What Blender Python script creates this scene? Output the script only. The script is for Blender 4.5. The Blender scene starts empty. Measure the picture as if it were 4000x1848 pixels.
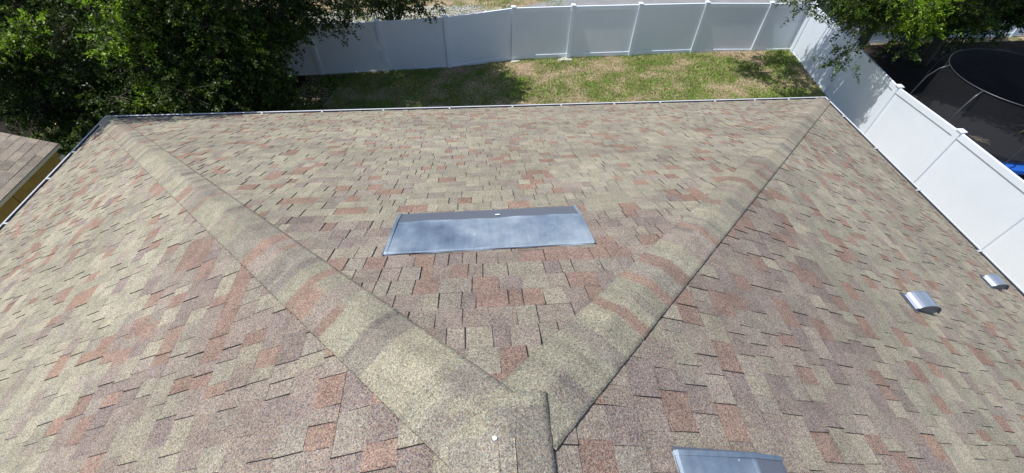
import bpy, math, random
import numpy as np
from mathutils import Vector, Matrix, noise
random.seed(7); rng = np.random.default_rng(7)
C = bpy.context.scene.collection
SC = bpy.context.scene
# ------------------------------------------------------------------ camera
CAM = Vector((-0.031, -7.411, 7.620))
R_ = Vector((0.99736, -0.07114, 0.01452)); U_ = Vector((0.04425, 0.75412, 0.65525)); F_ = Vector((0.05757, 0.65287, -0.75528))
cam = bpy.data.cameras.new('camera'); cam.lens = 15.045; cam.sensor_width = 36; cam.clip_start = .05; cam.clip_end = 600
co = bpy.data.objects.new('camera', cam); C.objects.link(co)
co.matrix_world = Matrix(((R_.x, U_.x, -F_.x, CAM.x), (R_.y, U_.y, -F_.y, CAM.y), (R_.z, U_.z, -F_.z, CAM.z), (0, 0, 0, 1)))
SC.camera = co
# ------------------------------------------------------------------ light
EL, AZ = math.radians(66), math.radians(5)      # sun comes from -X, a little from the viewer's side
SUN = Vector((-math.cos(EL)*math.cos(AZ), -math.cos(EL)*math.sin(AZ), math.sin(EL)))
w = bpy.data.worlds.new("World"); SC.world = w; w.use_nodes = True
sky = w.node_tree.nodes.new('ShaderNodeTexSky'); sky.sky_type = 'NISHITA'; sky.sun_disc = False
sky.sun_elevation = EL; sky.sun_rotation = math.atan2(SUN.x, SUN.y)
bg = w.node_tree.nodes['Background']; bg.inputs[1].default_value = 0.12
w.node_tree.links.new(sky.outputs[0], bg.inputs[0])
sl = bpy.data.lights.new('sun', 'SUN'); sl.energy = 4.1; sl.angle = math.radians(.5); sl.color = (1, .97, .935)
so = bpy.data.objects.new('sun', sl); C.objects.link(so); so.rotation_euler = SUN.to_track_quat('Z', 'Y').to_euler()
SC.view_settings.view_transform = 'Standard'; SC.view_settings.look = 'None'; SC.view_settings.gamma = 1
SC.view_settings.exposure = 0.33
# ------------------------------------------------------------------ helpers
def lin(r, g, b, k=1.0):
    f = lambda c: (c/255/12.92 if c <= 10 else ((c/255+.055)/1.055)**2.4)*k
    return (f(r), f(g), f(b))
class MB:
    def __init__(s): s.v = []; s.f = []; s.m = []; s.c = []
    def face(s, pts, mat=0, col=None):
        n = len(s.v); s.v += [tuple(p) for p in pts]; s.f.append(tuple(range(n, n+len(pts)))); s.m.append(mat); s.c.append(col or (1, 1, 1))
    def box(s, x0, y0, z0, x1, y1, z1, mat=0, col=None, M=None):
        P = [Vector(p) for p in ((x0,y0,z0),(x1,y0,z0),(x1,y1,z0),(x0,y1,z0),(x0,y0,z1),(x1,y0,z1),(x1,y1,z1),(x0,y1,z1))]
        if M: P = [M @ p for p in P]
        n = len(s.v); s.v += [tuple(p) for p in P]
        for q in ((3,2,1,0),(4,5,6,7),(0,1,5,4),(1,2,6,5),(2,3,7,6),(3,0,4,7)):
            s.f.append(tuple(n+i for i in q)); s.m.append(mat); s.c.append(col or (1,1,1))
    def tube(s, pts, r, n=8, mat=0, col=None, cap=True):
        pts = [Vector(p) for p in pts]; rs = r if isinstance(r, (list, tuple)) else [r]*len(pts)
        base = len(s.v); a = None
        for i, p in enumerate(pts):
            d = (pts[min(i+1, len(pts)-1)]-pts[max(i-1, 0)]).normalized()
            if a is None: a = d.orthogonal().normalized()
            a = (a-d*a.dot(d)).normalized(); b = d.cross(a)
            for k in range(n):
                t = 2*math.pi*k/n; s.v.append(tuple(p+(a*math.cos(t)+b*math.sin(t))*rs[i]))
        for i in range(len(pts)-1):
            for k in range(n):
                s.f.append((base+i*n+k, base+i*n+(k+1) % n, base+(i+1)*n+(k+1) % n, base+(i+1)*n+k)); s.m.append(mat); s.c.append(col or (1,1,1))
        if cap:
            s.f.append(tuple(base+k for k in range(n))[::-1]); s.m.append(mat); s.c.append(col or (1,1,1))
            e = base+(len(pts)-1)*n; s.f.append(tuple(e+k for k in range(n))); s.m.append(mat); s.c.append(col or (1,1,1))
    def build(s, name, mats, parent=None, smooth=False, loc=None):
        me = bpy.data.meshes.new(name); vs = s.v
        if loc: vs = [(x-loc[0], y-loc[1], z-loc[2]) for x, y, z in vs]
        me.from_pydata(vs, [], s.f)
        for m in (mats if isinstance(mats, list) else [mats]): me.materials.append(m)
        me.polygons.foreach_set('material_index', s.m)
        a = me.attributes.new('tone', 'FLOAT_COLOR', 'FACE')
        a.data.foreach_set('color', np.array([(*c, 1) for c in s.c], dtype=np.float32).ravel())
        if smooth: me.polygons.foreach_set('use_smooth', [True]*len(me.polygons))
        me.update(); o = bpy.data.objects.new(name, me); C.objects.link(o)
        if loc: o.location = loc
        if parent: o.parent = parent
        return o
def tag(o, label=None, cat=None, group=None, kind=None):
    if label: o['label'] = label
    if cat: o['category'] = cat
    if group: o['group'] = group
    if kind: o['kind'] = kind
    return o
def thing(name, label, cat, group=None):
    o = bpy.data.objects.new(name, None); C.objects.link(o); o.empty_display_size = .2
    return tag(o, label, cat, group)
# ------------------------------------------------------------------ materials
def mat(name, col=(.5,.5,.5), rough=.6, metal=0.0, spec=.5):
    m = bpy.data.materials.new(name); m.use_nodes = True; b = m.node_tree.nodes['Principled BSDF']
    b.inputs['Base Color'].default_value = (*col, 1); b.inputs['Roughness'].default_value = rough
    b.inputs['Metallic'].default_value = metal; b.inputs['Specular IOR Level'].default_value = spec
    return m
def N(m, t, **k):
    n = m.node_tree.nodes.new(t)
    for a, v in k.items(): setattr(n, a, v)
    return n
def L(m, a, b): m.node_tree.links.new(a, b)
def bsdf(m): return m.node_tree.nodes['Principled BSDF']
def noise_tex(m, scale, detail=2, rough=.5, src='Object', stretch=None):
    tc = N(m, 'ShaderNodeTexCoord'); n = N(m, 'ShaderNodeTexNoise'); n.inputs['Scale'].default_value = scale
    n.inputs['Detail'].default_value = detail; n.inputs['Roughness'].default_value = rough
    if stretch:
        mp = N(m, 'ShaderNodeMapping'); mp.inputs['Scale'].default_value = stretch
        L(m, tc.outputs[src], mp.inputs[0]); L(m, mp.outputs[0], n.inputs[0])
    else: L(m, tc.outputs[src], n.inputs[0])
    return n.outputs[0]
def ramp(m, fac, stops, interp='LINEAR'):
    r = N(m, 'ShaderNodeValToRGB'); r.color_ramp.interpolation = interp
    while len(r.color_ramp.elements) < len(stops): r.color_ramp.elements.new(.5)
    for e, (p, c) in zip(r.color_ramp.elements, stops): e.position = p; e.color = (*c, 1) if len(c) == 3 else c
    L(m, fac, r.inputs[0]); return r.outputs[0]
def mix(m, kind, a, b, fac=1.0):
    x = N(m, 'ShaderNodeMix', data_type='RGBA', blend_type=kind)
    for s_, v in ((x.inputs[0], fac), (x.inputs[6], a), (x.inputs[7], b)):
        if hasattr(v, 'links') or hasattr(v, 'is_linked'): L(m, v, s_)
        elif isinstance(v, (int, float)): s_.default_value = v
        else: s_.default_value = (*v, 1)
    return x.outputs[2]
def bump(m, h, strength=.3, dist=.01):
    b = N(m, 'ShaderNodeBump'); b.inputs['Strength'].default_value = strength; b.inputs['Distance'].default_value = dist
    L(m, h, b.inputs['Height']); L(m, b.outputs[0], bsdf(m).inputs['Normal'])
def g3(v): return (v, v, v)
def soft(t, k=.22, mu=lin(164,156,142)): return tuple(a*(1-k)+b*k for a, b in zip(t, mu))
def shingle_mat(name, gs=250, amt=1.0):
    m = mat(name, rough=.95, spec=.2)
    at = N(m, 'ShaderNodeAttribute', attribute_name='tone')
    n1 = noise_tex(m, gs, 2, .7); n2 = noise_tex(m, gs*.43, 2, .6); n3 = noise_tex(m, .9, 3)
    c = mix(m, 'MULTIPLY', at.outputs[0], ramp(m, n1, [(.3, g3(.30)), (.5, g3(.95)), (.7, g3(2.2))]), amt)
    c = mix(m, 'MULTIPLY', c, ramp(m, n2, [(.34, g3(.66)), (.5, g3(1.0)), (.66, g3(1.4))]), amt)
    v = N(m, 'ShaderNodeTexVoronoi'); v.inputs['Scale'].default_value = gs*1.1
    tc = N(m, 'ShaderNodeTexCoord'); L(m, tc.outputs['Object'], v.inputs['Vector'])
    sep = N(m, 'ShaderNodeSeparateColor'); L(m, v.outputs['Color'], sep.inputs[0])
    c = mix(m, 'MIX', c, ramp(m, sep.outputs[0], [(0, lin(225,205,160,.9)), (.3, lin(175,120,95,.9)), (.5, lin(70,70,85,.9)), (.75, lin(190,190,170,.9))], 'CONSTANT'), .24*amt)
    c = mix(m, 'MULTIPLY', c, ramp(m, n3, [(.3, g3(.86)), (.7, g3(1.12))]), 1.0)
    n4 = noise_tex(m, 9, 3, .6); c = mix(m, 'MULTIPLY', c, ramp(m, n4, [(.35, g3(.9)), (.65, g3(1.1))]), 1.0)
    L(m, c, bsdf(m).inputs['Base Color']); bump(m, n1, .5, .004)
    return m
M_SH = shingle_mat('shingle_granules')
M_CAP = shingle_mat('cap_granules', 250, .9)
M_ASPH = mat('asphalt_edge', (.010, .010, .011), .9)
def white_vinyl():
    m = mat('white_vinyl', (.80, .81, .82), .38, spec=.4)
    n = noise_tex(m, 1.3, 4, .6); c = ramp(m, n, [(.3, (.73,.80,.875)), (.7, (.78,.84,.90))])
    L(m, c, bsdf(m).inputs['Base Color']); b = noise_tex(m, 3, 2, .5, stretch=(1,1,.2)); bump(m, b, .25, .02); return m
M_VIN = white_vinyl()
M_GUT = mat('white_aluminium', (.56,.58,.62), .35, 0, .6)
M_BRK = mat('dull_aluminium', (.42,.43,.45), .5)
M_GIN = mat('gutter_shade_and_dirt', (.045,.048,.058), .75)  # shade of the trough painted in as dark grey, with some dirt
def metal_mat():
    m = mat('weathered_metal', rough=.5, metal=.2, spec=.35)
    a = noise_tex(m, 2.4, 5, .6); b = noise_tex(m, 14, 4, .7, stretch=(1, .12, .12)); s = noise_tex(m, 60, 2, .4)
    c = ramp(m, a, [(.3, lin(78,91,110)), (.46, lin(112,127,144)), (.62, lin(146,158,168))])
    c = mix(m, 'MULTIPLY', c, ramp(m, b, [(.35, g3(.82)), (.6, g3(1.08))]), .7)
    c = mix(m, 'MIX', c, lin(228,234,240), ramp(m, s, [(.0, g3(0)), (.73, g3(0)), (.79, g3(.7))]))
    L(m, c, bsdf(m).inputs['Base Color'])
    L(m, ramp(m, a, [(.3, g3(.42)), (.7, g3(.62))]), bsdf(m).inputs['Roughness']); bump(m, a, .15, .01); return m
M_MET = metal_mat()
M_MDK = mat('dark_metal', lin(104,110,122), .5, .3)
M_GAL = mat('galvanised_steel', lin(185,192,202), .33, .75)
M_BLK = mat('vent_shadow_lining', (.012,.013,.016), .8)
M_WALL = mat('stucco_wall', lin(205,195,170), .9)
M_YEL = mat('mustard_siding', lin(170,140,62), .85)
_n = noise_tex(M_YEL, 6, 4); L(M_YEL, ramp(M_YEL, _n, [(.3, lin(146,126,66)), (.7, lin(166,144,76))]), bsdf(M_YEL).inputs['Base Color'])
M_TRIM = mat('pale_trim', lin(205,208,190), .7)
# ------------------------------------------------------------------ roof geometry (real units, ground at z=0)
S = 0.46723; NN = math.hypot(1, S); EZ = 2.95; HW = 7.0; YB = -17.0; EXP = 0.1435; V0 = .150
def soft(t, k=.26, mu=lin(160,154,140)): return tuple(a*(1-k)+b*k for a, b in zip(t, mu))
TONES = {'g': lin(172,172,148), 'b': lin(190,186,158), 'y': lin(156,153,140), 'r': lin(166,120,103), 'R': lin(148,98,88),
         'p': lin(150,134,128), 'P': lin(130,114,119), 'm': lin(168,156,144)}
CAPT = {k: soft(v, .12) for k, v in TONES.items()}; CAPT['p'] = lin(132,130,124); CAPT['b'] = lin(184,180,154); CAPT['r'] = soft(TONES['r'], .4); CAPT['R'] = soft(TONES['R'], .45)
TONES = {k: soft(v) for k, v in TONES.items()}
KT = .535
def tone(zone):
    if zone: k = random.choices('gbyrRpPm', (10, 6, 9, 6, 12, 26, 15, 16))[0]
    else: k = random.choices('gbyrRpPm', (42, 22, 11, 10, 2, 4, 1, 10))[0]
    j = random.uniform(.9, 1.1); t = TONES[k]
    if zone: t = tuple(a*.93 for a in soft(t, .24 if k in 'gbyrR' else .05, lin(150,134,131)))
    return (t[0]*KT*j, t[1]*KT*j, t[2]*KT*j*1.06)
def clip(poly, planes):
    for a, b, c in planes:                       # keep a*u+b*v+c>=0
        out = []
        for i in range(len(poly)):
            p, q = poly[i], poly[(i+1) % len(poly)]
            dp = a*p[0]+b*p[1]+c; dq = a*q[0]+b*q[1]+c
            if dp >= 0: out.append(p)
            if dp*dq < 0:
                t = dp/(dp-dq); out.append(tuple(p[k]+(q[k]-p[k])*t for k in range(3)))
        poly = out
        if len(poly) < 3: return []
    return poly
def shingle_field(O, Ud, Vd, Nd, u0, u1, v0, v1, planes, exp, zone_v=None, tw=(.062,.165), tonef=tone, slot=.95, seed=1):
    random.seed(seed); mb = MB()
    W = lambda p: O+Ud*p[0]+Vd*p[1]+Nd*p[2]
    def put(poly, m, col):
        poly = clip(poly, planes)
        if poly: mb.face([W(p) for p in poly], m, col)
    deck = clip([(u0, v0, -.012), (u1, v0, -.012), (u1, v1, -.012), (u0, v1, -.012)], planes)
    mb.face([W(p) for p in deck], 1)
    i = 0; v = v0
    while v < v1:
        va, vb = v, v+exp; v = vb; i += 1
        u = u0-random.uniform(0, .3); raised = False; since = 0
        while u < u1:
            w_ = random.uniform(*tw); ub = u+w_
            if zone_v is not None and ((va > zone_v+random.uniform(-.12,.12))): z = 1
            else: z = 0
            col = tonef(z)
            nr = random.random() < .55
            if raised and nr and random.random() < .5: pass
            h = .0066 if nr else .0035
            sk = random.uniform(-.004, .004)
            wobble = random.uniform(-.0015, .0015)
            a0, a1 = (u, va, h), (ub, va, h); b0, b1 = (u+sk, vb, h-.0042), (ub+sk, vb, h-.0042)
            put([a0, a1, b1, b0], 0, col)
            put([(u, va, h), (u, va, -.006), (ub, va, -.006), (ub, va, h)][::-1], 1, None)      # butt edge
            if random.random() < .32:                        # cut butt edge, its shadow line painted as a black strip
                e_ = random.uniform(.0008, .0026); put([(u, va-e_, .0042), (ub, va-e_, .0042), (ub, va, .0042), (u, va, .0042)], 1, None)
            if nr:
                put([(u, va, h), (u+sk, vb, h-.0042), (u+sk, vb, -.004), (u, va, -.004)], 1, None)
                put([(ub, va, h), (ub, va, -.004), (ub+sk, vb, -.004), (ub+sk, vb, h-.0042)], 1, None)
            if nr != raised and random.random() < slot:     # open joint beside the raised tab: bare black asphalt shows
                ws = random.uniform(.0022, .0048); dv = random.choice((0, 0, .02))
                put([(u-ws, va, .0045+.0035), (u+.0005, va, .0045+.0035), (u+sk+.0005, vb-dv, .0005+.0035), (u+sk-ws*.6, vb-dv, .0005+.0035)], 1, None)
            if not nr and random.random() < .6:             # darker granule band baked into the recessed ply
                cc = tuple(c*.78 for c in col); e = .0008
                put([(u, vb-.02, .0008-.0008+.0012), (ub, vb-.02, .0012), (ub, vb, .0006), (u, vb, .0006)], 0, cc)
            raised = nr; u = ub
    return mb
house = thing('house', 'house seen from its own roof with brown and green shingled hip end below the viewer', 'house')
def part(o, label=None):
    o.parent = house
    if label: o['label'] = label
    return o
vmax = HW*NN
ez = Vector((0, 0, EZ))
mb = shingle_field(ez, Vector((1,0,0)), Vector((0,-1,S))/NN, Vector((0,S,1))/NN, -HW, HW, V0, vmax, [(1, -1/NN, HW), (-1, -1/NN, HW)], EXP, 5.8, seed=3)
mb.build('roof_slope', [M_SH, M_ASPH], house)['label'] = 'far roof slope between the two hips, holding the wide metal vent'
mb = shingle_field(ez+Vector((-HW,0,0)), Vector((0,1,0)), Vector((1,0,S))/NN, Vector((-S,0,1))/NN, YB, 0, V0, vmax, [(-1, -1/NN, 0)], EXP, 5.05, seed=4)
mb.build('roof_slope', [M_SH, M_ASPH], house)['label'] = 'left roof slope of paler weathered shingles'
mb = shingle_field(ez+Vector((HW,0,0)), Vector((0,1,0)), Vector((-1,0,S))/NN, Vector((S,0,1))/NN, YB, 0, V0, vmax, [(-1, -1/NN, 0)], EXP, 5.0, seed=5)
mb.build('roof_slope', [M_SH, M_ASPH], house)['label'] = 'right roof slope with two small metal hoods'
# ---- caps
def smin(a, b, r): return .5*(a+b-math.sqrt((a-b)**2+r*r))
def rz(x, y, lift, edge=.012):
    a, b, c = HW+x, HW-x, -y; m1 = smin(a, b, .07); m = smin(m1, c, .07)
    l = sorted((a, b, c)); d = l[1]-l[0]
    return max(EZ+S*m+edge+lift+.012*math.exp(-(d/.12)**2), EZ+S*l[0]+.012+lift)
def cap_strip(name, p0, p1, hw0, hw1, lift, seed, label, side_up=0, start_skirt=True):
    random.seed(seed); mb = MB()
    p0, p1 = Vector(p0), Vector(p1); d = p1-p0; Ln = d.length; d.normalize(); n = Vector((d.y, -d.x))
    ds = .012; ns = int(Ln/ds); K = 14; pos = []
    for i in range(ns+1):
        t = i*ds; st = (t % EXP)/EXP*.0035          # each piece laps the one below it
        jl = random.uniform(-.0012, .0012)
        for k in range(K+1):
            f = k/K*2-1; h = (hw0 if f < 0 else hw1)
            e = jl if k in (0, K) else 0
            p = p0+d*t+n*(f*h+e); pos.append((p.x, p.y, rz(p.x, p.y, lift)-st+side_up*max(0, -f)**2))
    # colour bands in two lanes that mostly agree
    lanes = [[], []]; left = [0, 0]; cur = [None, None]
    for i in range(ns):
        for q in (0, 1):
            if left[q] <= 0:
                if q == 1 and random.random() < .7: cur[1] = cur[0]; left[1] = max(left[0], ds); continue
                k_ = random.choices('gbymrpR', (34, 22, 22, 16, 10, 4, 2))[0]
                if i < 12 and name == 'ridge_cap' or (i > ns-30 and lift > .005 and name == 'hip_cap'): k_ = random.choice('gy')
                jj = random.uniform(.9, 1.06); cur[q] = tuple(c*KT*.98*jj*h_ for c, h_ in zip(CAPT[k_], (1, 1, 1.06))); left[q] = random.choice((random.uniform(.03,.07), random.uniform(.07,.16)))
        for q in (0, 1): lanes[q].append(cur[q]); left[q] -= ds
    def lane(q, i):
        a = lanes[q]; i = max(0, min(ns-1, i)); b = a[max(0, i-1)]; return tuple(x*.75+y*.25 for x, y in zip(a[i], b))
    mb.v = pos
    for i in range(ns):
        for k in range(K):
            a = i*(K+1)+k; mb.f.append((a, a+1, a+K+2, a+K+1)); mb.m.append(0)
            t = min(1, max(0, (k-K/2+1)/2)); A, B = lane(0, i), lane(1, i); mb.c.append(tuple(x*(1-t)+y*t for x, y in zip(A, B)))
    def skirt(idx, rev):
        n0 = len(mb.v)
        for a in idx: x, y, z = mb.v[a]; mb.v.append((x, y, z-.028))
        for q in range(len(idx)-1):
            f = (idx[q], idx[q+1], n0+q+1, n0+q); mb.f.append(f[::-1] if rev else f); mb.m.append(1); mb.c.append((1,1,1))
    skirt([i*(K+1) for i in range(ns+1)], False); skirt([i*(K+1)+K for i in range(ns+1)], True)
    if start_skirt: skirt(list(range(K+1)), True)
    skirt([ns*(K+1)+k for k in range(K+1)], False)
    o = mb.build(name, [M_CAP, M_ASPH], house, True); o['label'] = label; return o
cap_strip('hip_cap', (HW-.10, -.10), (0.05, -HW+.05), .143, .138, 0, 11, 'right-hand hip cap of banded green and red shingles', side_up=.006)
cap_strip('hip_cap', (-HW+.10, -.10), (0, -HW), .126, .178, .010, 12, 'left-hand hip cap of banded pale green shingles')
cap_strip('ridge_cap', (-.02, -HW+.135), (-.02, YB), .165, .165, .0104, 14, 'smooth grey-green ridge cap at the nearest point of the roof', start_skirt=False)
# ---- wide off-ridge vents
def long_vent(O, Ud, Vd, Nd, hl, label, tilt=0):
    """O at middle of the upslope edge; Ud along the vent, Vd downslope"""
    W = lambda u, v, h: O+Ud*u+Vd*(v+u*tilt)+Nd*h
    prof = [(-.0, .006), (.012, .018), (.18, .042), (.338, .064), (.348, .066), (.358, .066), (.495, .064), (.512, .062), (.512, .022)]
    root = bpy.data.objects.new('roof_vent', None); C.objects.link(root); root.parent = house; root['label'] = label
    mb = MB(); nu = 40
    def wob(u, j): return .0025*math.sin(u*9+j)+.002*math.sin(u*23+j*2)
    for a in range(nu):
        for j in range(len(prof)-1):
            q = []
            for (aa, jj) in ((a, j), (a+1, j), (a+1, j+1), (a, j+1)):
                f = aa/nu*2-1; v_, h_ = prof[jj]; u_ = f*(hl+.03*(1-v_/.5)*.4); q.append(W(u_, v_+(wob(u_, 0) if jj == 0 else 0), h_+(wob(u_, jj) if 0 < jj < 7 else 0)))
            mb.face(q, 1 if 5 <= j else 0)
    o = mb.build('hood', [M_MET, M_MDK], root, False)
    for s in (-1, 1):
        mb = MB()
        for j in range(len(prof)-1):
            (v0, h0), (v1, h1) = prof[j], prof[j+1]; e0 = s*(hl+.012*(1-v0/.5)-.004); e1 = s*(hl+.012*(1-v1/.5)-.004)
            mb.face([W(e0, v0, -.01), W(e1, v1, -.01), W(e1, v1, h1), W(e0, v0, h0)], 0)
            # rolled seam along the end
            r0 = s*(hl+.012*(1-v0/.5)); r1 = s*(hl+.012*(1-v1/.5)); k0, k1 = s*.014, s*.014
            mb.face([W(r0-k0, v0, h0+.006), W(r0+.004*s, v0, h0+.006), W(r1+.004*s, v1, h1+.006), W(r1-k1, v1, h1+.006)], 1)
            mb.face([W(r0-k0, v0, h0-.002), W(r0-k0, v0, h0+.006), W(r1-k1, v1, h1+.006), W(r1-k1, v1, h1-.002)], 1)
            mb.face([W(r0+.004*s, v0, h0+.006), W(r0+.004*s, v0, h0-.012), W(r1+.004*s, v1, h1-.012), W(r1+.004*s, v1, h1+.006)], 0)
        mb.build('end_cap', [M_MDK, M_MET], root)
    mb = MB()
    for (a, b, c, d) in ((-hl-.03, hl+.03, .0, .02), (-hl-.03, -hl, .02, .48), (hl, hl+.03, .02, .48)):
        mb.face([W(a, c, .011), W(b, c, .011), W(b, d, .011), W(a, d, .011)], 0)
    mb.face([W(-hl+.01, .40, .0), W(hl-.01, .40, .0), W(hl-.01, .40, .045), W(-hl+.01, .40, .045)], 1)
    mb.build('flange', [M_MDK, M_BLK], root)
    mb = MB(); c = W(.055, .40, .066); 
    for k in range(12):
        t0, t1 = k*math.tau/12, (k+1)*math.tau/12
        mb.face([c+Nd*.006, c+Nd*.004+Ud*.018*math.cos(t0)+Vd*.010*math.sin(t0), c+Nd*.004+Ud*.018*math.cos(t1)+Vd*.010*math.sin(t1)], 0)
    mb.build('sealant_dab', M_VIN, root)
n_f = Vector((0,S,1))/NN; n_r = Vector((S,0,1))/NN
long_vent(ez+Vector((-.012,-5.83,5.83*S)), Vector((1,0,0)), Vector((0,1,-S))/NN, n_f, .60, 'wide blue-grey metal vent on the far slope', tilt=.022)
long_vent(ez+Vector((.60,-7.64,(HW-.60)*S)), Vector((0,-1,0)), Vector((1,0,-S))/NN, n_r, .60, 'metal vent on the near right slope, cut off by the bottom of the photo', tilt=0)
# ---- exhaust hoods
def hood_vent(x, y, label):
    O = ez+Vector((x, y, (HW-x)*S)); D = Vector((1,0,-S))/NN; Yd = Vector((0,1,0))
    W = lambda d, yy, h: O+D*d+Yd*yy+n_r*h
    root = bpy.data.objects.new('exhaust_hood', None); C.objects.link(root); root.parent = house; root['label'] = label
    pr = []
    for k in range(15):
        t = k/14; a = math.radians(172-150*t); pr.append((.15+.15*math.cos(a), .112*math.sin(a)))
    hw = .072; mb = MB()
    for k in range(14):
        (d0, h0), (d1, h1) = pr[k], pr[k+1]
        mb.face([W(d0,-hw,h0), W(d1,-hw,h1), W(d1,hw,h1), W(d0,hw,h0)], 0)
    mb.build('cover', M_GAL, root, True)
    for s in (-1, 1):
        mb = MB(); mb.tube([W(d, s*hw, h+.002) for d, h in pr], .0042, 6); mb.build('rolled_edge', M_GAL, root, True)
    mb = MB()
    for s in (-1, 1):
        mb.face([W(d, s*(hw-.012), h-.003) for d, h in pr]+[W(.25, s*(hw-.012), .02), W(.19, s*(hw-.012), -.004), W(0, s*(hw-.012), -.004)], 0)
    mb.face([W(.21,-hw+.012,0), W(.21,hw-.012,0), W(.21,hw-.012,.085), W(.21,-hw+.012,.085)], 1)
    mb.build('side_wall', [M_MDK, M_BLK], root)
    mb = MB(); mb.face([W(-.025,-.10,.0095), W(.04,-.10,.0095), W(.04,.10,.0095), W(-.025,.10,.0095)]); mb.build('flange', M_MDK, root)
hood_vent(3.44, -5.735, 'small galvanised hood, the one nearer the viewer')
hood_vent(5.93, -4.87, 'small galvanised hood close to the right gutter')
# ---- gutters
def gutter(P0, P1, outw, ks, label, apron=0):
    """P0,P1 on outer rim line at z=EZ ; outw points away from the house"""
    P0, P1 = Vector(P0), Vector(P1); d = (P1-P0).normalized(); Ln = (P1-P0).length; up = Vector((0,0,1))
    W = lambda t, o, h: P0+d*t+outw*o+up*(h+.022)
    mb = MB()
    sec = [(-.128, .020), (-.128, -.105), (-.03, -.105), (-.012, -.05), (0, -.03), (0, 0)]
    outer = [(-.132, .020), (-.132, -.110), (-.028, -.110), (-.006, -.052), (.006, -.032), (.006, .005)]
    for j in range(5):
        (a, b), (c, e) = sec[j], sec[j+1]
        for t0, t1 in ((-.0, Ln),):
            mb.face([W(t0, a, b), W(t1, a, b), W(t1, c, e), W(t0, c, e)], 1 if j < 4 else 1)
        (a, b), (c, e) = outer[j], outer[j+1]
        mb.face([W(0, a, b), W(0, c, e), W(Ln, c, e), W(Ln, a, b)], 0)
    mb.face([W(0, -.012, .001), W(Ln, -.012, .001), W(Ln, .006, .005), W(0, .006, .005)], 0)          # rolled rim
    mb.face([W(0, -.016, .001), W(0, -.016, -.008), W(Ln, -.016, -.008), W(Ln, -.016, .001)], 0)
    mb.face([W(0, -.155, .026), W(Ln, -.155, .026), W(Ln, -.112, .012), W(0, -.112, .012)], apron)         # apron behind the gutter
    mb.face([W(0, -.112, .012), W(Ln, -.112, .012), W(Ln, -.112, -.006), W(0, -.112, -.006)], apron)
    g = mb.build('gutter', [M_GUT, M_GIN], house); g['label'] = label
    for k in ks:
        b = MB(); t = k
        M = Matrix((( d.x, outw.x, 0, 0), (d.y, outw.y, 0, 0), (0, 0, 1, 0), (0,0,0,1))); M.translation = P0+d*t
        b.box(-.016, -.125, .026, .016, -.002, .031, M=M); b.box(-.014, -.140, .031, .014, -.118, .044, M=M)
        b.build('bracket', M_BRK, g)
X = 7.0
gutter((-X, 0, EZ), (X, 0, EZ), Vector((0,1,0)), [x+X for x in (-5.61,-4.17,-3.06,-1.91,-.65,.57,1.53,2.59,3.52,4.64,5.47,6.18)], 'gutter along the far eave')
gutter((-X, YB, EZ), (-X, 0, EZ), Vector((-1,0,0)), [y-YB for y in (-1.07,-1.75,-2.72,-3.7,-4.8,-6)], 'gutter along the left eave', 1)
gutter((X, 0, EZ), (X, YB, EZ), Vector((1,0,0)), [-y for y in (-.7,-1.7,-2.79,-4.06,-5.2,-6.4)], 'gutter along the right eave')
mb = MB()      # walls and soffit under the roof
mb.box(-X+.5, YB+.3, 0, X-.5, -.5, EZ-.18); mb.build('exterior_wall', M_WALL, house)
mb = MB(); mb.box(-X+.125, YB, EZ-.17, X-.125, -.125, EZ-.12); mb.build('soffit', M_TRIM, house)
mb = MB(); mb.box(-X+.125, -.145, EZ-.12, X-.125, -.125, EZ+.03)
mb.box(-X+.125, YB, EZ-.12, -X+.145, -.145, EZ+.03); mb.box(X-.145, YB, EZ-.12, X-.125, -.145, EZ+.03); mb.build('fascia', M_GUT, house)
mb = MB(); mb.face([(-X+.2, YB, EZ-.1), (X-.2, YB, EZ-.1), (0, YB, EZ+HW*S-.05)]); mb.build('gable', M_WALL, house)
# ------------------------------------------------------------------ ground
def ground_mat(name, pal, s1=1.2, s2=30, s3=90, b=.4):
    m = mat(name, rough=.95, spec=.15); a = noise_tex(m, s1, 4, .6); c2 = noise_tex(m, s2, 4, .65); c3 = noise_tex(m, s3, 2)
    f = N(m, 'ShaderNodeMath', operation='MULTIPLY_ADD'); L(m, a, f.inputs[0]); f.inputs[1].default_value = .55
    f2 = N(m, 'ShaderNodeMath', operation='MULTIPLY'); L(m, c2, f2.inputs[0]); f2.inputs[1].default_value = .45; L(m, f2.outputs[0], f.inputs[2])
    c = ramp(m, f.outputs[0], pal); c = mix(m, 'MULTIPLY', c, ramp(m, c3, [(.3, g3(.6)), (.7, g3(1.4))]), .8)
    L(m, c, bsdf(m).inputs['Base Color']); bump(m, c2, b, .05); return m
M_LAWN = ground_mat('lawn_soil', [(.38, (.09,.12,.035)), (.46, (.17,.15,.07)), (.53, (.33,.25,.16)), (.62, (.44,.34,.23))])
M_ROAD = ground_mat('road_surface', [(.4, (.20,.20,.205)), (.6, (.27,.268,.262))], 1, 60, 200, .2)
M_GRAV = ground_mat('gravel_bed', [(.40, (.13,.17,.05)), (.47, (.24,.24,.13)), (.53, (.46,.43,.37)), (.62, (.62,.59,.54))], .9, 22, 70)
M_MULCH = ground_mat('dark_mulch', [(.4, (.010,.009,.008)), (.54, (.02,.016,.013)), (.66, (.06,.038,.026))], .8, 14, 60)
mb = MB(); mb.face([(-300,-300,0),(300,-300,0),(300,300,0),(-300,300,0)]); tag(mb.build('ground', M_LAWN), kind='structure')
def sheet(name, pts, z, m):
    mb = MB(); mb.face([(x, y, z) for x, y in pts]); return tag(mb.build(name, m), kind='structure')
sheet('road', [(1.0,11.6),(1.2,12.2),(3.6,13.35),(9,16.5),(60,40),(60,10),(12,10.2),(5,11)], .012, M_ROAD)
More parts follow.
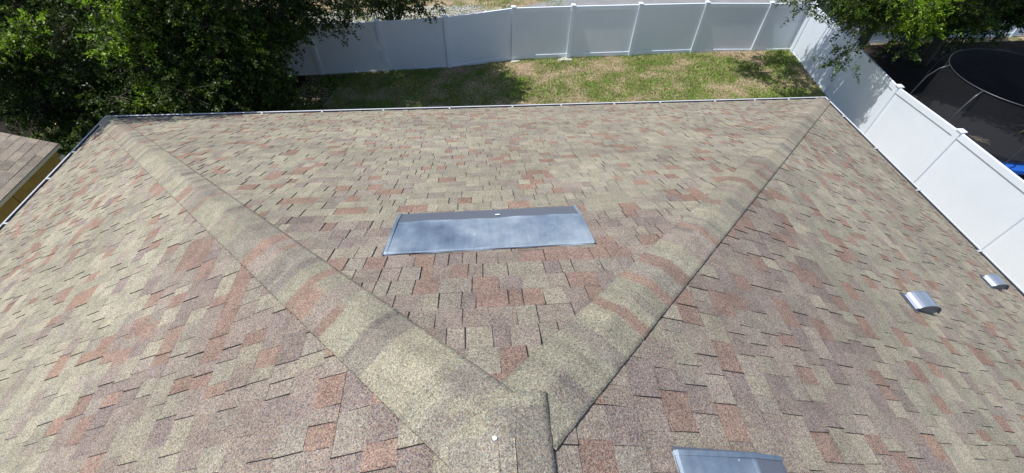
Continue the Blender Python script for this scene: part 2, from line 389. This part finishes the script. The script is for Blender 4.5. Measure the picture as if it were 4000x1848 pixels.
sheet('gravel_strip', [(-9,9.9),(-9,12.2),(-5,12.3),(-2,12.75),(1.0,12.5),(1.3,11.4),(-1,10.4),(-4,9.7)], .008, M_GRAV)
sheet('mulch_bed', [(11.3,-9),(60,-9),(60,9.0),(12.3,8.3),(12.1,8.0),(11.75,5.0),(11.3,2.4)], .008, M_MULCH)
sheet('soil', [(-30,-3),(-7.6,-3),(-7.4,2.0),(-5.5,3.2),(-4.6,6.9),(-30,7.2)], .004, M_MULCH)
M_BLADE = mat('grass_blades', rough=.6, spec=.3); _a = N(M_BLADE, 'ShaderNodeAttribute', attribute_name='tone'); L(M_BLADE, _a.outputs[0], bsdf(M_BLADE).inputs['Base Color'])
def np_mesh(name, V, F, col, m, parent=None, loc=(0,0,0)):
    V = V-np.array(loc); me = bpy.data.meshes.new(name); k = F.shape[1]
    me.vertices.add(len(V)); me.vertices.foreach_set('co', V.astype(np.float32).ravel())
    me.loops.add(F.size); me.loops.foreach_set('vertex_index', F.astype(np.int32).ravel())
    me.polygons.add(len(F)); me.polygons.foreach_set('loop_start', np.arange(0, F.size, k, dtype=np.int32))
    me.update(calc_edges=True); me.materials.append(m)
    a = me.attributes.new('tone', 'FLOAT_COLOR', 'FACE'); a.data.foreach_set('color', np.hstack([col, np.ones((len(col), 1))]).astype(np.float32).ravel())
    o = bpy.data.objects.new(name, me); C.objects.link(o); o.location = loc
    if parent: o.parent = parent
    return o
def patch(x, y): return noise.noise(Vector((x*.55, y*.8, 3)))+.6*noise.noise(Vector((x*1.7, y*2.1, 9)))
def blades(x0, x1, y0, y1, n, name, label, bias=0, hmul=1):
    P = rng.uniform((x0, y0), (x1, y1), (n, 2)); keep = []; cols = []; hs = []
    for x, y in P:
        d = patch(x, y)+bias+.33-.10*(y-5)/2*(1 if x < 3 else .3)
        if rng.random() < .5+d*1.3:
            keep.append((x, y)); g = rng.random(); lush = min(1, max(0, .5+d))
            if g < .80: c = np.array((.16,.29,.032))*(.6+.7*rng.random()); c += np.array((.06,.05,.01))*rng.random()*(1-lush)
            else: c = np.array((.30,.25,.11))*(.6+.6*rng.random())
            hs.append((.03+.045*rng.random())*(.7+.6*lush)*hmul)
        elif rng.random() < .55:
            keep.append((x, y)); c = np.array((.52,.39,.26))*(.5+.7*rng.random()); hs.append(-.02)
        else: continue
        cols.append(c)
    P = np.array(keep); n = len(P); hs = np.array(hs); cols = np.array(cols); a = rng.uniform(0, math.tau, n); le = rng.uniform(.15, .9, n)
    w_ = rng.uniform(.004, .010, n)*1.4; flat = hs < 0
    dx, dy = np.cos(a), np.sin(a); H = np.where(flat, .012, hs); ln = np.where(flat, rng.uniform(.03,.07,n), H*le); w_ = np.where(flat, w_*1.3, w_)
    z0 = np.where(flat, .010, -.005)
    v0 = np.stack([P[:,0]-dy*w_, P[:,1]+dx*w_, z0], 1); v1 = np.stack([P[:,0]+dy*w_, P[:,1]-dx*w_, z0+.001], 1)
    v2 = np.stack([P[:,0]+dx*ln, P[:,1]+dy*ln, z0+H], 1)
    V = np.stack([v0, v1, v2], 1).reshape(-1, 3); F = np.arange(3*n).reshape(-1, 3)
    return tag(np_mesh(name, V, F, cols, M_BLADE), label, 'grass', kind='stuff')
blades(-6, 12.2, 3.6, 8.05, 120000, 'grass', 'patchy green and straw-coloured lawn between house and white fence')
blades(-9.5, 3.8, 8.4, 16, 34000, 'grass', 'rough sunlit grass beyond the far white fence', -.05, 1.6)
blades(-13, -7.3, 0.5, 4.5, 12000, 'weeds', 'low weeds growing in the shade beside the shed', .05, 1.8)
# gravel stones
def stones(n, f, name, label, m, r=(.02,.05)):
    P = []; 
    while len(P) < n:
        p = f()
        if p: P.append(p)
    base = np.array([(1,0,0),(0,1,0),(-1,0,0),(0,-1,0),(0,0,.7),(0,0,-.4)]); fc = np.array([(0,1,4),(1,2,4),(2,3,4),(3,0,4),(1,0,5),(2,1,5),(3,2,5),(0,3,5)])
    P = np.array(P); R = rng.uniform(*r, n); V = []; a = rng.uniform(0, math.tau, n)
    j = rng.uniform(.6, 1.3, (n, 6, 3)); B = base[None]*j; ca, sa = np.cos(a)[:,None], np.sin(a)[:,None]
    BX = B[:,:,0]*ca-B[:,:,1]*sa; BY = B[:,:,0]*sa+B[:,:,1]*ca
    V = np.stack([BX, BY, B[:,:,2]], 2)*R[:,None,None]+np.stack([P[:,0], P[:,1], .012+R*.2], 1)[:,None,:]
    F = (fc[None]+(np.arange(n)*6)[:,None,None]).reshape(-1, 3); t = rng.uniform(.28, .62, n); col = np.repeat(np.stack([t, t*.98, t*.92], 1), 8, 0)
    return tag(np_mesh(name, V.reshape(-1, 3), F, col, m), label, 'gravel', kind='stuff')
def gp():
    x, y = rng.uniform(-9, 1.4), rng.uniform(9.8, 12.8)
    return (x, y) if rng.random() < .6+1.2*noise.noise(Vector((x*.6, y*.9, 5))) and y < 12.3+.1*(x+5) else None
stones(6500, gp, 'gravel', 'scattered pale stones beyond the far white fence', M_BLADE)
# ------------------------------------------------------------------ fences
def fence(name, label, posts, spacing_boards=.15, side=1, skip_first=False):
    """posts: (x, y, top_z). panels between neighbours, boards and two rails"""
    root = thing(name, label, 'fence'); HF = 1.83
    for i, (x, y, zt) in enumerate(posts):
        q = posts[min(i+1, len(posts)-1)]; p = posts[max(i-1, 0)]; a = math.atan2(q[1]-p[1], q[0]-p[0])
        M = Matrix.Translation((x, y, 0)) @ Matrix.Rotation(a, 4, 'Z')
        mb = MB(); h = .0635; mb.box(-h, -h, -.1, h, h, zt+.03, M=M); po = mb.build('post', M_VIN, root)
        mb = MB(); c = .078; z = zt+.03
        mb.box(-c, -c, z, c, c, z+.022, M=M)
        ap = M @ Vector((0,0,z+.06)); cs = [M @ Vector(k) for k in ((-c,-c,z+.022),(c,-c,z+.022),(c,c,z+.022),(-c,c,z+.022))]
        for k in range(4): mb.face([cs[k], cs[(k+1) % 4], ap])
        mb.build('post_cap', M_VIN, po)
    for (x0, y0, z0), (x1, y1, z1) in zip(posts, posts[1:]):
        Ln = math.hypot(x1-x0, y1-y0); d = Vector(((x1-x0)/Ln, (y1-y0)/Ln, (z1-z0)/Ln)); n = Vector((-d.y, d.x, 0)).normalized()
        M = Matrix(((d.x, n.x, 0, x0), (d.y, n.y, 0, y0), (d.z, 0, 1, z0), (0,0,0,1)))
        g = .064; mb = MB(); bw = .152; t = g+.002
        while t < Ln-g-.01:
            e = min(t+bw-.0008, Ln-g-.002); mb.box(t, -.011, -HF+.17, e, .011, -.13, M=M); t += bw
        mb.box(g, -.006, -HF+.17, Ln-g, .006, -.13, M=M)
        mb.build('panel', M_VIN, root)
        for a_, b_ in ((-.14, 0), (-HF+.05, -HF+.19)):
            mb = MB(); mb.box(g, -.029, a_, Ln-g, .029, b_, M=M); mb.build('rail', M_VIN, root)
    return root
RP = [(-10.3,6.95,1.72),(-7.9,6.9,1.70),(-5.48,7.0,1.68),(-3.28,7.15,1.67),(-1.1,7.31,1.70),(1.19,7.72,1.81),(3.24,7.83,1.80),(5.59,7.89,1.80),(8.02,8.04,1.76),(10.43,8.1,1.70),(12.03,8.12,1.68)]
fence('white_fence', 'white vinyl privacy fence along the back of the lawn', RP)
fence('white_fence', 'sunlit white vinyl fence running beside the right eave towards the viewer', [(11.95,7.9,1.68),(11.6,5.0,1.70),(11.2,2.40,1.70),(11.08,.19,1.83),(11.1,-2.03,1.83),(11.1,-4.3,1.83),(11.1,-6.6,1.83)][0:])
fence('white_fence', 'shaded white fence behind the neighbouring yard with the trampoline', [(12.25,8.3,1.70),(14.6,8.4,1.75),(17.0,8.6,1.78),(19.4,8.75,1.80),(21.8,8.85,1.80),(24.2,8.95,1.80)])
for x, y, r, lb in ((1.25,7.60,.13,'small pale concrete footing at the bend post of the far fence'), (3.1,7.66,.19,'larger pale concrete footing one post right of the bend')):
    mb = MB(); K = 18; top = []; bot = []
    for k in range(K):
        a = k*math.tau/K; rr = r*(1+.25*math.sin(3*a+x)+.12*math.sin(5*a)); top.append((x+rr*math.cos(a)*1.3, y+rr*math.sin(a)*.55, .035)); bot.append((x+rr*1.1*math.cos(a)*1.3, y+rr*1.1*math.sin(a)*.55, -.01))
    mb.face(top)
    for k in range(K): mb.face([bot[k], bot[(k+1) % K], top[(k+1) % K], top[k]])
    tag(mb.build('concrete_footing', mat('concrete', (.55,.53,.48), .9)), lb, 'footing', 'footings at the fence posts')
# ------------------------------------------------------------------ shed
shed = thing('garden_shed', 'mustard yellow shed with grey shingle roof left of the house', 'shed')
def shtone(z):
    k = random.choice((lin(130,124,117), lin(114,109,105), lin(140,132,122), lin(122,118,113))); j = random.uniform(.9, 1.08); return tuple(c*.9*j for c in k)
SX, SY, SZ, SP = -8.72, .42, 2.1, .36; sn = math.hypot(1, SP)
mb = shingle_field(Vector((SX,0,SZ)), Vector((0,1,0)), Vector((-1,0,SP))/sn, Vector((SP,0,1))/sn, -7, SY, 0, 1.9*sn, [(-1, 0, SY), (0, -1, 1.9*sn)], .15, None, (.25,.34), shtone, .0, 8)
mb.build('roof', [M_SH, M_ASPH], shed)
mb = shingle_field(Vector((SX-3.8,0,SZ)), Vector((0,1,0)), Vector((1,0,SP))/sn, Vector((-SP,0,1))/sn, -7, SY, 0, 1.9*sn, [(-1, 0, SY), (0, -1, 1.9*sn)], .15, None, (.25,.34), shtone, .0, 9)
mb.build('roof', [M_SH, M_ASPH], shed)
mb = MB(); wx = SX-.05
mb.face([(wx,-6.9,0),(wx,SY-.12,0),(wx,SY-.12,SZ),(wx,-6.9,SZ)]); 
mb.face([(wx,SY-.12,0),(wx-3.6,SY-.12,0),(wx-3.6,SY-.12,SZ),(wx-1.8,SY-.12,SZ+.64),(wx,SY-.12,SZ)])
mb.face([(wx-3.6,-6.9,0),(wx-3.6,SY-.12,0),(wx-3.6,SY-.12,SZ),(wx-3.6,-6.9,SZ)]); mb.face([(wx,-6.9,0),(wx-3.6,-6.9,0),(wx-3.6,-6.9,SZ),(wx-1.8,-6.9,SZ+.64),(wx,-6.9,SZ)])
for k in range(5): mb.box(wx-.001, -6.9+1.22*k+1.0, 0, wx+.006, -6.9+1.22*k+1.012, SZ-.1, 1)
mb.build('wall', [M_YEL, mat('siding_groove', lin(90,72,30), .9)], shed)
mb = MB(); mb.box(SX-.03, -7, SZ-.075, SX-.008, SY, SZ-.014)
mb.box(wx-.03, SY-.125, 0, wx+.032, SY-.085, SZ-.2); mb.box(wx+.009, SY-.2, 0, wx+.033, SY-.125, SZ-.2)
for a, b in (((SX, SZ), (SX-1.9, SZ+1.9*SP)),):
    mb.face([(SX-.004,SY+.004,SZ-.016),(SX-1.9,SY+.004,SZ+1.9*SP-.016),(SX-1.9,SY+.004,SZ+1.9*SP-.13),(SX-.004,SY+.004,SZ-.13)])
mb.build('trim', M_TRIM, shed)
# ------------------------------------------------------------------ trees
def leaf_mat(name, k=1.0):
    m = bpy.data.materials.new(name); m.use_nodes = True; b = m.node_tree.nodes['Principled BSDF']
    a = N(m, 'ShaderNodeAttribute', attribute_name='tone'); L(m, a.outputs[0], b.inputs['Base Color'])
    b.inputs['Roughness'].default_value = .45; b.inputs['Specular IOR Level'].default_value = .3
    t = N(m, 'ShaderNodeBsdfTranslucent'); c = mix(m, 'MULTIPLY', a.outputs[0], (1.5, 1.6, .55)); L(m, c, t.inputs[0])
    x = N(m, 'ShaderNodeMixShader'); x.inputs[0].default_value = .28; L(m, b.outputs[0], x.inputs[1]); L(m, t.outputs[0], x.inputs[2])
    L(m, x.outputs[0], m.node_tree.nodes['Material Output'].inputs[0]); return m
M_LEAF = leaf_mat('leaves')
M_BARK = mat('bark', rough=.95); _n = noise_tex(M_BARK, 12, 5, .7, stretch=(1,1,.25)); L(M_BARK, ramp(M_BARK, _n, [(.3, (.05,.04,.032)), (.6, (.13,.11,.09)), (.75, (.2,.18,.15))]), bsdf(M_BARK).inputs['Base Color']); bump(M_BARK, _n, .8, .02)
def leaves(sprays, per, size, pal, spread=.2):
    """sprays: array (n,7): base xyz, dir xyz (length included), lit-colour flag"""
    n = len(sprays); B = np.repeat(sprays[:, :3], per, 0); D = np.repeat(sprays[:, 3:6], per, 0); T = rng.beta(1.3, 1.0, n*per)[:, None]
    ln = np.linalg.norm(D, axis=1)[:, None]
    off = rng.normal(0, 1, B.shape); off /= np.linalg.norm(off, axis=1)[:, None]; off *= rng.random((n*per, 1))**.6*spread*ln*(.35+1.0*(1-T))*1.2
    P = B+D*T+off; P[:, 2] -= .12*ln[:,0]*T[:,0]**2
    A = D/ln+.9*rng.normal(0, 1, D.shape)+off*2; A /= np.linalg.norm(A, axis=1)[:, None]
    Nn = rng.normal(0, .55, D.shape); Nn[:, 2] += 1.0; Sd = np.cross(A, Nn); Sd /= np.linalg.norm(Sd, axis=1)[:, None]
    s = rng.uniform(.7, 1.35, (len(P), 1))*size; w_ = s*.27
    V = np.stack([P, P+A*s*.45+Sd*w_, P+A*s, P+A*s*.45-Sd*w_], 1).reshape(-1, 3)
    F = np.arange(len(P)*4).reshape(-1, 4)
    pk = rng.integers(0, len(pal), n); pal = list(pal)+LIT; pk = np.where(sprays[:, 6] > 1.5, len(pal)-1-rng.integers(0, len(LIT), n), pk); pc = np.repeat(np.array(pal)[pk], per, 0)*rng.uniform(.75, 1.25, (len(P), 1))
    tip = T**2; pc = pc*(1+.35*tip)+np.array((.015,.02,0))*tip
    return V, F, pc
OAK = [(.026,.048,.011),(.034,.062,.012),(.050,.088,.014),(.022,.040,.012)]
LIT = [(.13,.22,.018),(.09,.16,.016),(.17,.27,.02)]  # brighter leaf tones for sunlit clumps: sunlight painted into the colour
def tree(name, label, cat, trunk, blobs, nspray=46, per=34, size=.066, pal=OAK, trunk_r=.16, group=None, seed=1, slen=.42):
    """blobs: list of (x,y,z,r). each blob = cluster of sprays on a limb"""
    global rng; rng = np.random.default_rng(seed); random.seed(seed)
    root = thing(name, label, cat, group); mbt = MB()
    tx, ty, th = trunk; top = Vector((tx+.2, ty-.1, th))
    mbt.tube([(tx,ty,-.1),(tx+.05,ty,th*.35),(tx+.12,ty-.06,th*.7),top], [trunk_r*1.3, trunk_r, trunk_r*.9, trunk_r*.7], 10)
    mbl = MB(); sp = []
    for bl in blobs:
        x, y, z, r = bl[:4]; lit = bl[4] if len(bl) > 4 else 1
        c = Vector((x, y, z)); st = Vector((tx, ty, 0)).lerp(top, min(1, max(.35, (z-.8)/max(th, .1)))); mid = st.lerp(c, .55)+Vector((random.uniform(-.2,.2), random.uniform(-.2,.2), .25))
        if random.random() < .28: mbl.tube([st, mid, c], [trunk_r*.28, .022, .008], 5, cap=False)
        k = int(nspray*(r/.6)**2)
        for _ in range(k):
            d = Vector((random.gauss(0,1), random.gauss(0,1), random.gauss(0,1)*.7+.05)).normalized(); q = c+d*r*random.uniform(.1, .75)
            l = slen*random.uniform(.6, 1.3); dd = (d+Vector((random.gauss(0,.35), random.gauss(0,.35), -.15+random.gauss(0,.3)))).normalized()*l
            sp.append((*q, *dd, lit))
            if random.random() < .3: mbl.tube([c, q, q+dd*.8], [.012, .007, .003], 3, cap=False)
    mbt.build('trunk', M_BARK, root, True); mbl.build('branches', M_BARK, root)
    V, F, c = leaves(np.array(sp), per, size, pal); np_mesh('crown', V, F, c, M_LEAF, root)
    return root
def blobset(seed, ells, ok=None):
    """ells: (cx,cy,cz,rx,ry,rz,n,r) hollow-ish ellipsoids of clumps"""
    rd = random.Random(seed); out = []
    for cx, cy, cz, rx, ry, rz_, n, r in ells:
        k = 0; tries = 0
        while k < n and tries < n*20:
            tries += 1
            v = Vector((rd.gauss(0,1), rd.gauss(0,1), rd.gauss(0,1))).normalized()*rd.uniform(.45, 1)**.7
            p = (cx+v.x*rx, cy+v.y*ry, cz+v.z*rz_)
            if p[2] < .35 or (ok and not ok(*p)): continue
            out.append((*p, r*rd.uniform(.75, 1.25))); k += 1
    return out
notroof = lambda x, y, z: not (y < .8 and x > -8.0 and z < 9)
tree('oak_tree', 'large dark oak whose lower branches hang over the left end of the far fence', 'tree', (-7.2,5.6,5.5),
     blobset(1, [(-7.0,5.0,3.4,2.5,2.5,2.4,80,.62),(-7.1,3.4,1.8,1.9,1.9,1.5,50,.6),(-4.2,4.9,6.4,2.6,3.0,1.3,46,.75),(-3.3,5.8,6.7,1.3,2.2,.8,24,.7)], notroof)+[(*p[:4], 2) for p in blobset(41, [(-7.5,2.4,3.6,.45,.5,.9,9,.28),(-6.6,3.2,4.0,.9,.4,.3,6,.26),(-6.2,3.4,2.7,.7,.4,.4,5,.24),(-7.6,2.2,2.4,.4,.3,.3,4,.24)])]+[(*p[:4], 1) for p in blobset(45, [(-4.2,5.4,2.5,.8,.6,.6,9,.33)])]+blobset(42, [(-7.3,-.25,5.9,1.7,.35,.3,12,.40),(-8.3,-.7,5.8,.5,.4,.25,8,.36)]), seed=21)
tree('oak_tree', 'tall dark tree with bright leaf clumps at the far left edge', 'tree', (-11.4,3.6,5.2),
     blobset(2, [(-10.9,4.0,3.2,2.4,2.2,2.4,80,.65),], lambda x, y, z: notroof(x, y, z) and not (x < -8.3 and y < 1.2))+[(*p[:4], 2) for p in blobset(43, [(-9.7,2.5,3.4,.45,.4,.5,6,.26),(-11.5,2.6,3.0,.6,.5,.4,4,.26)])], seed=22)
tree('oak_tree', 'dark tree filling the top left corner behind the others', 'tree', (-13.5,8.5,4.5),
     blobset(3, [(-13,8,2.9,3.6,2.2,2.3,80,.75),(-9.4,8.8,2.6,2.2,1.5,1.9,50,.7)]), nspray=40, seed=23)
tree('shrub', 'low leafy shrub between the shed roof and the left corner of the gutter', 'shrub', (-9.3,2.6,1.0),
     blobset(4, [(-9.2,2.4,.9,1.6,1.2,.8,34,.42)]), seed=24, trunk_r=.05, slen=.3)
tree('oak_tree', 'oak overhanging the sunlit side fence, its bright branch tips drooping in front', 'tree', (13.0,6.3,4.2),
     blobset(5, [(9.7,4.0,3.5,1.3,1.3,.7,22,.42),(8.3,6.1,5.2,1.2,1.4,.5,12,.45),(9.6,2.9,2.4,.35,.3,.25,4,.22),(11.6,3.4,2.5,.5,.3,.3,4,.25),(12.4,4.9,3.3,2.1,1.7,1.1,56,.5),(10.3,4.4,4.9,1.7,1.8,.8,7,.42)])+[(*p[:4], 2) for p in blobset(44, [(10.2,3.4,3.5,1.3,.7,.5,14,.34),(11.9,3.6,3.2,1.0,.5,.6,10,.34)])], seed=25)
tree('oak_tree', 'dense dark tree standing in the neighbouring yard at the top right', 'tree', (16.4,6.8,4.0),
     blobset(6, [(15.9,6.3,3.2,2.5,1.8,1.7,80,.66),(14.0,3.4,5.8,2.4,3.0,1.0,60,.8),(17.8,6.8,6.0,3.0,1.8,.7,30,.75)]), seed=26)
# crape myrtle
def myrtle():
    global rng; rng = np.random.default_rng(31); random.seed(31)
    root = thing('crape_myrtle', 'multi-stemmed crape myrtle with a few pink flowers behind the far fence', 'tree'); cx, cy = -3.0, 8.6
    mb = MB(); sp = []; fl = []
    for k in range(11):
        a = k*2.4; r = .55+.9*random.random(); ex, ey = cx+math.cos(a)*r*1.5, cy+math.sin(a)*r*.9; H = 3.0+random.random()*.8
        pts = [(cx+.12*math.cos(a), cy+.12*math.sin(a), 0), (cx+.25*math.cos(a)*r, cy+.2*math.sin(a)*r, 1.2), (ex*.5+cx*.5, ey*.5+cy*.5, 2.1), (ex, ey, H)]
        mb.tube(pts, [.035,.028,.02,.008], 6)
        for _ in range(34):
            t = random.uniform(.45, 1); q = Vector(pts[2]).lerp(Vector(pts[3]), random.random())+Vector((random.gauss(0,.45), random.gauss(0,.3), random.gauss(0,.3)))
            d = Vector((random.gauss(0,1), random.gauss(0,1), random.gauss(0,.6))).normalized()*.35; sp.append((*q, *d, 1))
    for _ in range(400):
        x_ = random.triangular(-5.6, -1.3, -3.4); q = Vector((x_, random.uniform(8.1, 9.1), random.uniform(1.30, 2.2)+.10*abs(x_+3)))
        d = Vector((random.gauss(0,1), random.gauss(0,1), random.gauss(-.2,.5))).normalized()*.33; sp.append((*q, *d, 1))
    for q in ((-1.75,7.0,2.05),(-1.55,6.95,1.85),(-1.9,7.1,2.3),(-2.6,7.1,2.1),(-1.25,7.0,2.1),(-2.2,7.2,2.35),(-3.2,7.2,2.2)):
        mb.tube([(cx+.6, cy-.4, 2.6), Vector(q)+Vector((-.2,.2,.3)), q], [.01,.006,.003], 4)
        for _ in range(4): d = Vector((random.gauss(0,.5), random.gauss(0,.5), -.6)).normalized()*.28; sp.append((*(Vector(q)+Vector((random.gauss(0,.07),random.gauss(0,.07),.12))), *d, 1))
        if random.random() < .8: fl.append((*(Vector(q)+Vector((-.05,-.08,-.02))), .05, .02, .08, 1))
    mb.build('trunk', M_BARK, root, True)
    V, F, c = leaves(np.array(sp), 24, .075, OAK); np_mesh('crown', V, F, c, M_LEAF, root)
    V, F, c = leaves(np.array(fl), 26, .025, [(.45,.22,.40)], .8); np_mesh('flowers', V, F, c, M_LEAF, root)['kind'] = 'stuff'
myrtle()
# ------------------------------------------------------------------ trampoline
tr = thing('trampoline', 'round black trampoline with net enclosure and blue padding beyond the side fence', 'trampoline'); tx, ty, RR = 13.55, 1.6, 1.62
M_POLE = mat('pole_steel', lin(95,97,102), .4, .6); M_BLUE = mat('blue_pad', (.01,.09,.42), .5)
M_MAT = mat('trampoline_mat', (.035,.036,.04), .8)
M_NET = bpy.data.materials.new('net'); M_NET.use_nodes = True; b = bsdf(M_NET); b.inputs['Base Color'].default_value = (.01,.01,.012,1); b.inputs['Roughness'].default_value = .8
t_ = N(M_NET, 'ShaderNodeBsdfTransparent'); x_ = N(M_NET, 'ShaderNodeMixShader'); x_.inputs[0].default_value = .68
L(M_NET, t_.outputs[0], x_.inputs[1]); L(M_NET, b.outputs[0], x_.inputs[2]); L(M_NET, x_.outputs[0], M_NET.node_tree.nodes['Material Output'].inputs[0])
circ = lambda r, z, n=48: [(tx+r*math.cos(k*math.tau/n), ty+r*math.sin(k*math.tau/n), z) for k in range(n+1)]
mb = MB(); mb.tube(circ(RR, 2.32), .009, 6, cap=False); mb.build('top_ring', M_POLE, tr, True)
mb = MB(); mb.face(circ(1.5, .86)[:-1]); mb.build('jumping_mat', M_MAT, tr)
mb = MB(); a, b2, c2 = circ(1.48, .88), circ(1.85, .89), circ(1.86, .80)
for k in range(48):
    i_ = 0 if 27 <= k <= 44 or k in (19, 20) else 1  # far segments get the black mat colour: shade painted on the blue pad
    mb.face([a[k], b2[k], b2[k+1], a[k+1]], i_); mb.face([b2[k], c2[k], c2[k+1], b2[k+1]], i_)
mb.build('padding', [M_BLUE, M_MAT], tr)
mb = MB(); a, b2 = circ(RR-.01, 2.30), circ(1.6, .9)
for k in range(48): mb.face([a[k], b2[k], b2[k+1], a[k+1]])
mb.build('net', M_NET, tr, True)
for k in range(8):
    an = math.radians(152+45*k); cs, sn_ = math.cos(an), math.sin(an); P = lambda r, z: (tx+r*cs, ty+r*sn_, z)
    mb = MB(); mb.tube([P(1.92,.02), P(1.93,.8), P(1.95,1.5), P(1.90,1.95), P(1.78,2.2), P(RR,2.33)], .016, 7); mb.build('pole', M_POLE, tr, True)
# palm fronds reaching in at right edge
def palm():
    random.seed(5); root = thing('palm_plant', 'yellowish palm frond tips reaching in at the right edge above the trampoline', 'palm'); bx, by = 12.9, -1.0
    mb = MB(); mb.tube([(bx,by,0),(bx+.05,by,1.3),(bx,by,2.2)], [.09,.07,.06], 8); mb.build('trunk', M_BARK, root)
    for k in range(9):
        a = math.radians(100+k*40); mb = MB(); pts = []
        for i in range(8):
            t = i/7; pts.append(Vector((bx+math.cos(a)*1.15*t, by+math.sin(a)*1.15*t, 2.2+.55*math.sin(t*2.4)-.25*t)))
        mb.tube(pts, [.012*(1-.1*i) for i in range(8)], 4, col=(.30,.28,.08))
        for i in range(1, 8):
            for f in (0, .5):
                for s in (-1, 1):
                    q = pts[i]-(pts[i]-pts[i-1])*f; d = (pts[i]-pts[i-1]).normalized(); sd = Vector((-d.y, d.x, 0)).normalized()*s; e = q+sd*.20+d*.22-Vector((0,0,.06))
                    wv = d*.012; mb.face([q-wv, q+wv, e], 0, (.24*random.uniform(.7,1.2), .25, .06))
        mb.build('frond', M_BLADE, root)
palm()
# small debris
mb = MB(); K = 7
def chip(x, y, r, z): 
    t = [(x+r*random.uniform(.6,1.2)*math.cos(k*math.tau/K), y+r*random.uniform(.6,1.2)*math.sin(k*math.tau/K), z+.006) for k in range(K)]
    mb.face(t); [mb.face([(t[k][0],t[k][1],z-.004), (t[(k+1)%K][0],t[(k+1)%K][1],z-.004), t[(k+1)%K], t[k]]) for k in range(K)]
chip(-.035, -7.02, .008, rz(-.035,-7.02,.014)+.001)
tag(mb.build('debris_chip', mat('chalk', (.8,.8,.78), .8)), 'tiny white chip lying on the nearest cap shingle', 'debris')

# dead leaves lying in the gutters and blown onto the roof edge
rng = np.random.default_rng(77); V = []; cc = []
for k in range(420):
    q = rng.random()
    if q < .6: x, y, z = rng.uniform(-6.8, 6.8)**1, rng.uniform(-.085, -.02), EZ-.072
    elif q < .8: x, y, z = rng.uniform(6.93, 6.98), rng.uniform(-6, -.1), EZ-.072
    else: x, y, z = rng.uniform(-6.98, -6.92), rng.uniform(-4, -.1), EZ-.072
    a = rng.uniform(0, math.tau); l_ = rng.uniform(.012, .03); wv = l_*.4; c_, s_ = math.cos(a), math.sin(a); t = rng.uniform(0, .012)
    V += [(x-c_*l_, y-s_*l_, z+t), (x-s_*wv, y+c_*wv, z+.004), (x+c_*l_, y+s_*l_, z+.012-t), (x+s_*wv, y-c_*wv, z+.002)]
    cc.append(np.array((.20,.12,.06))*rng.uniform(.4, 1.8))
tag(np_mesh('leaf_litter', np.array(V), np.arange(len(V)).reshape(-1, 4), np.array(cc), M_BLADE), 'small brown dead leaves scattered along the gutters', 'leaf litter', kind='stuff')
mb = MB(); random.seed(9)
for k in range(9):
    p = Vector((11.15, .05-k*.03, 1.86)); pts = [p]
    for i in range(5): p = p+Vector((random.uniform(.0,.05), random.uniform(-.07,.01), random.uniform(-.02,.05))); pts.append(p)
    mb.tube(pts, [.006,.005,.005,.004,.003,.002], 4, col=(.16,.13,.10))
tag(mb.build('dead_vine', M_BLADE), 'tangle of thin dead vine stems on top of the sunlit side fence beside a post', 'vine')
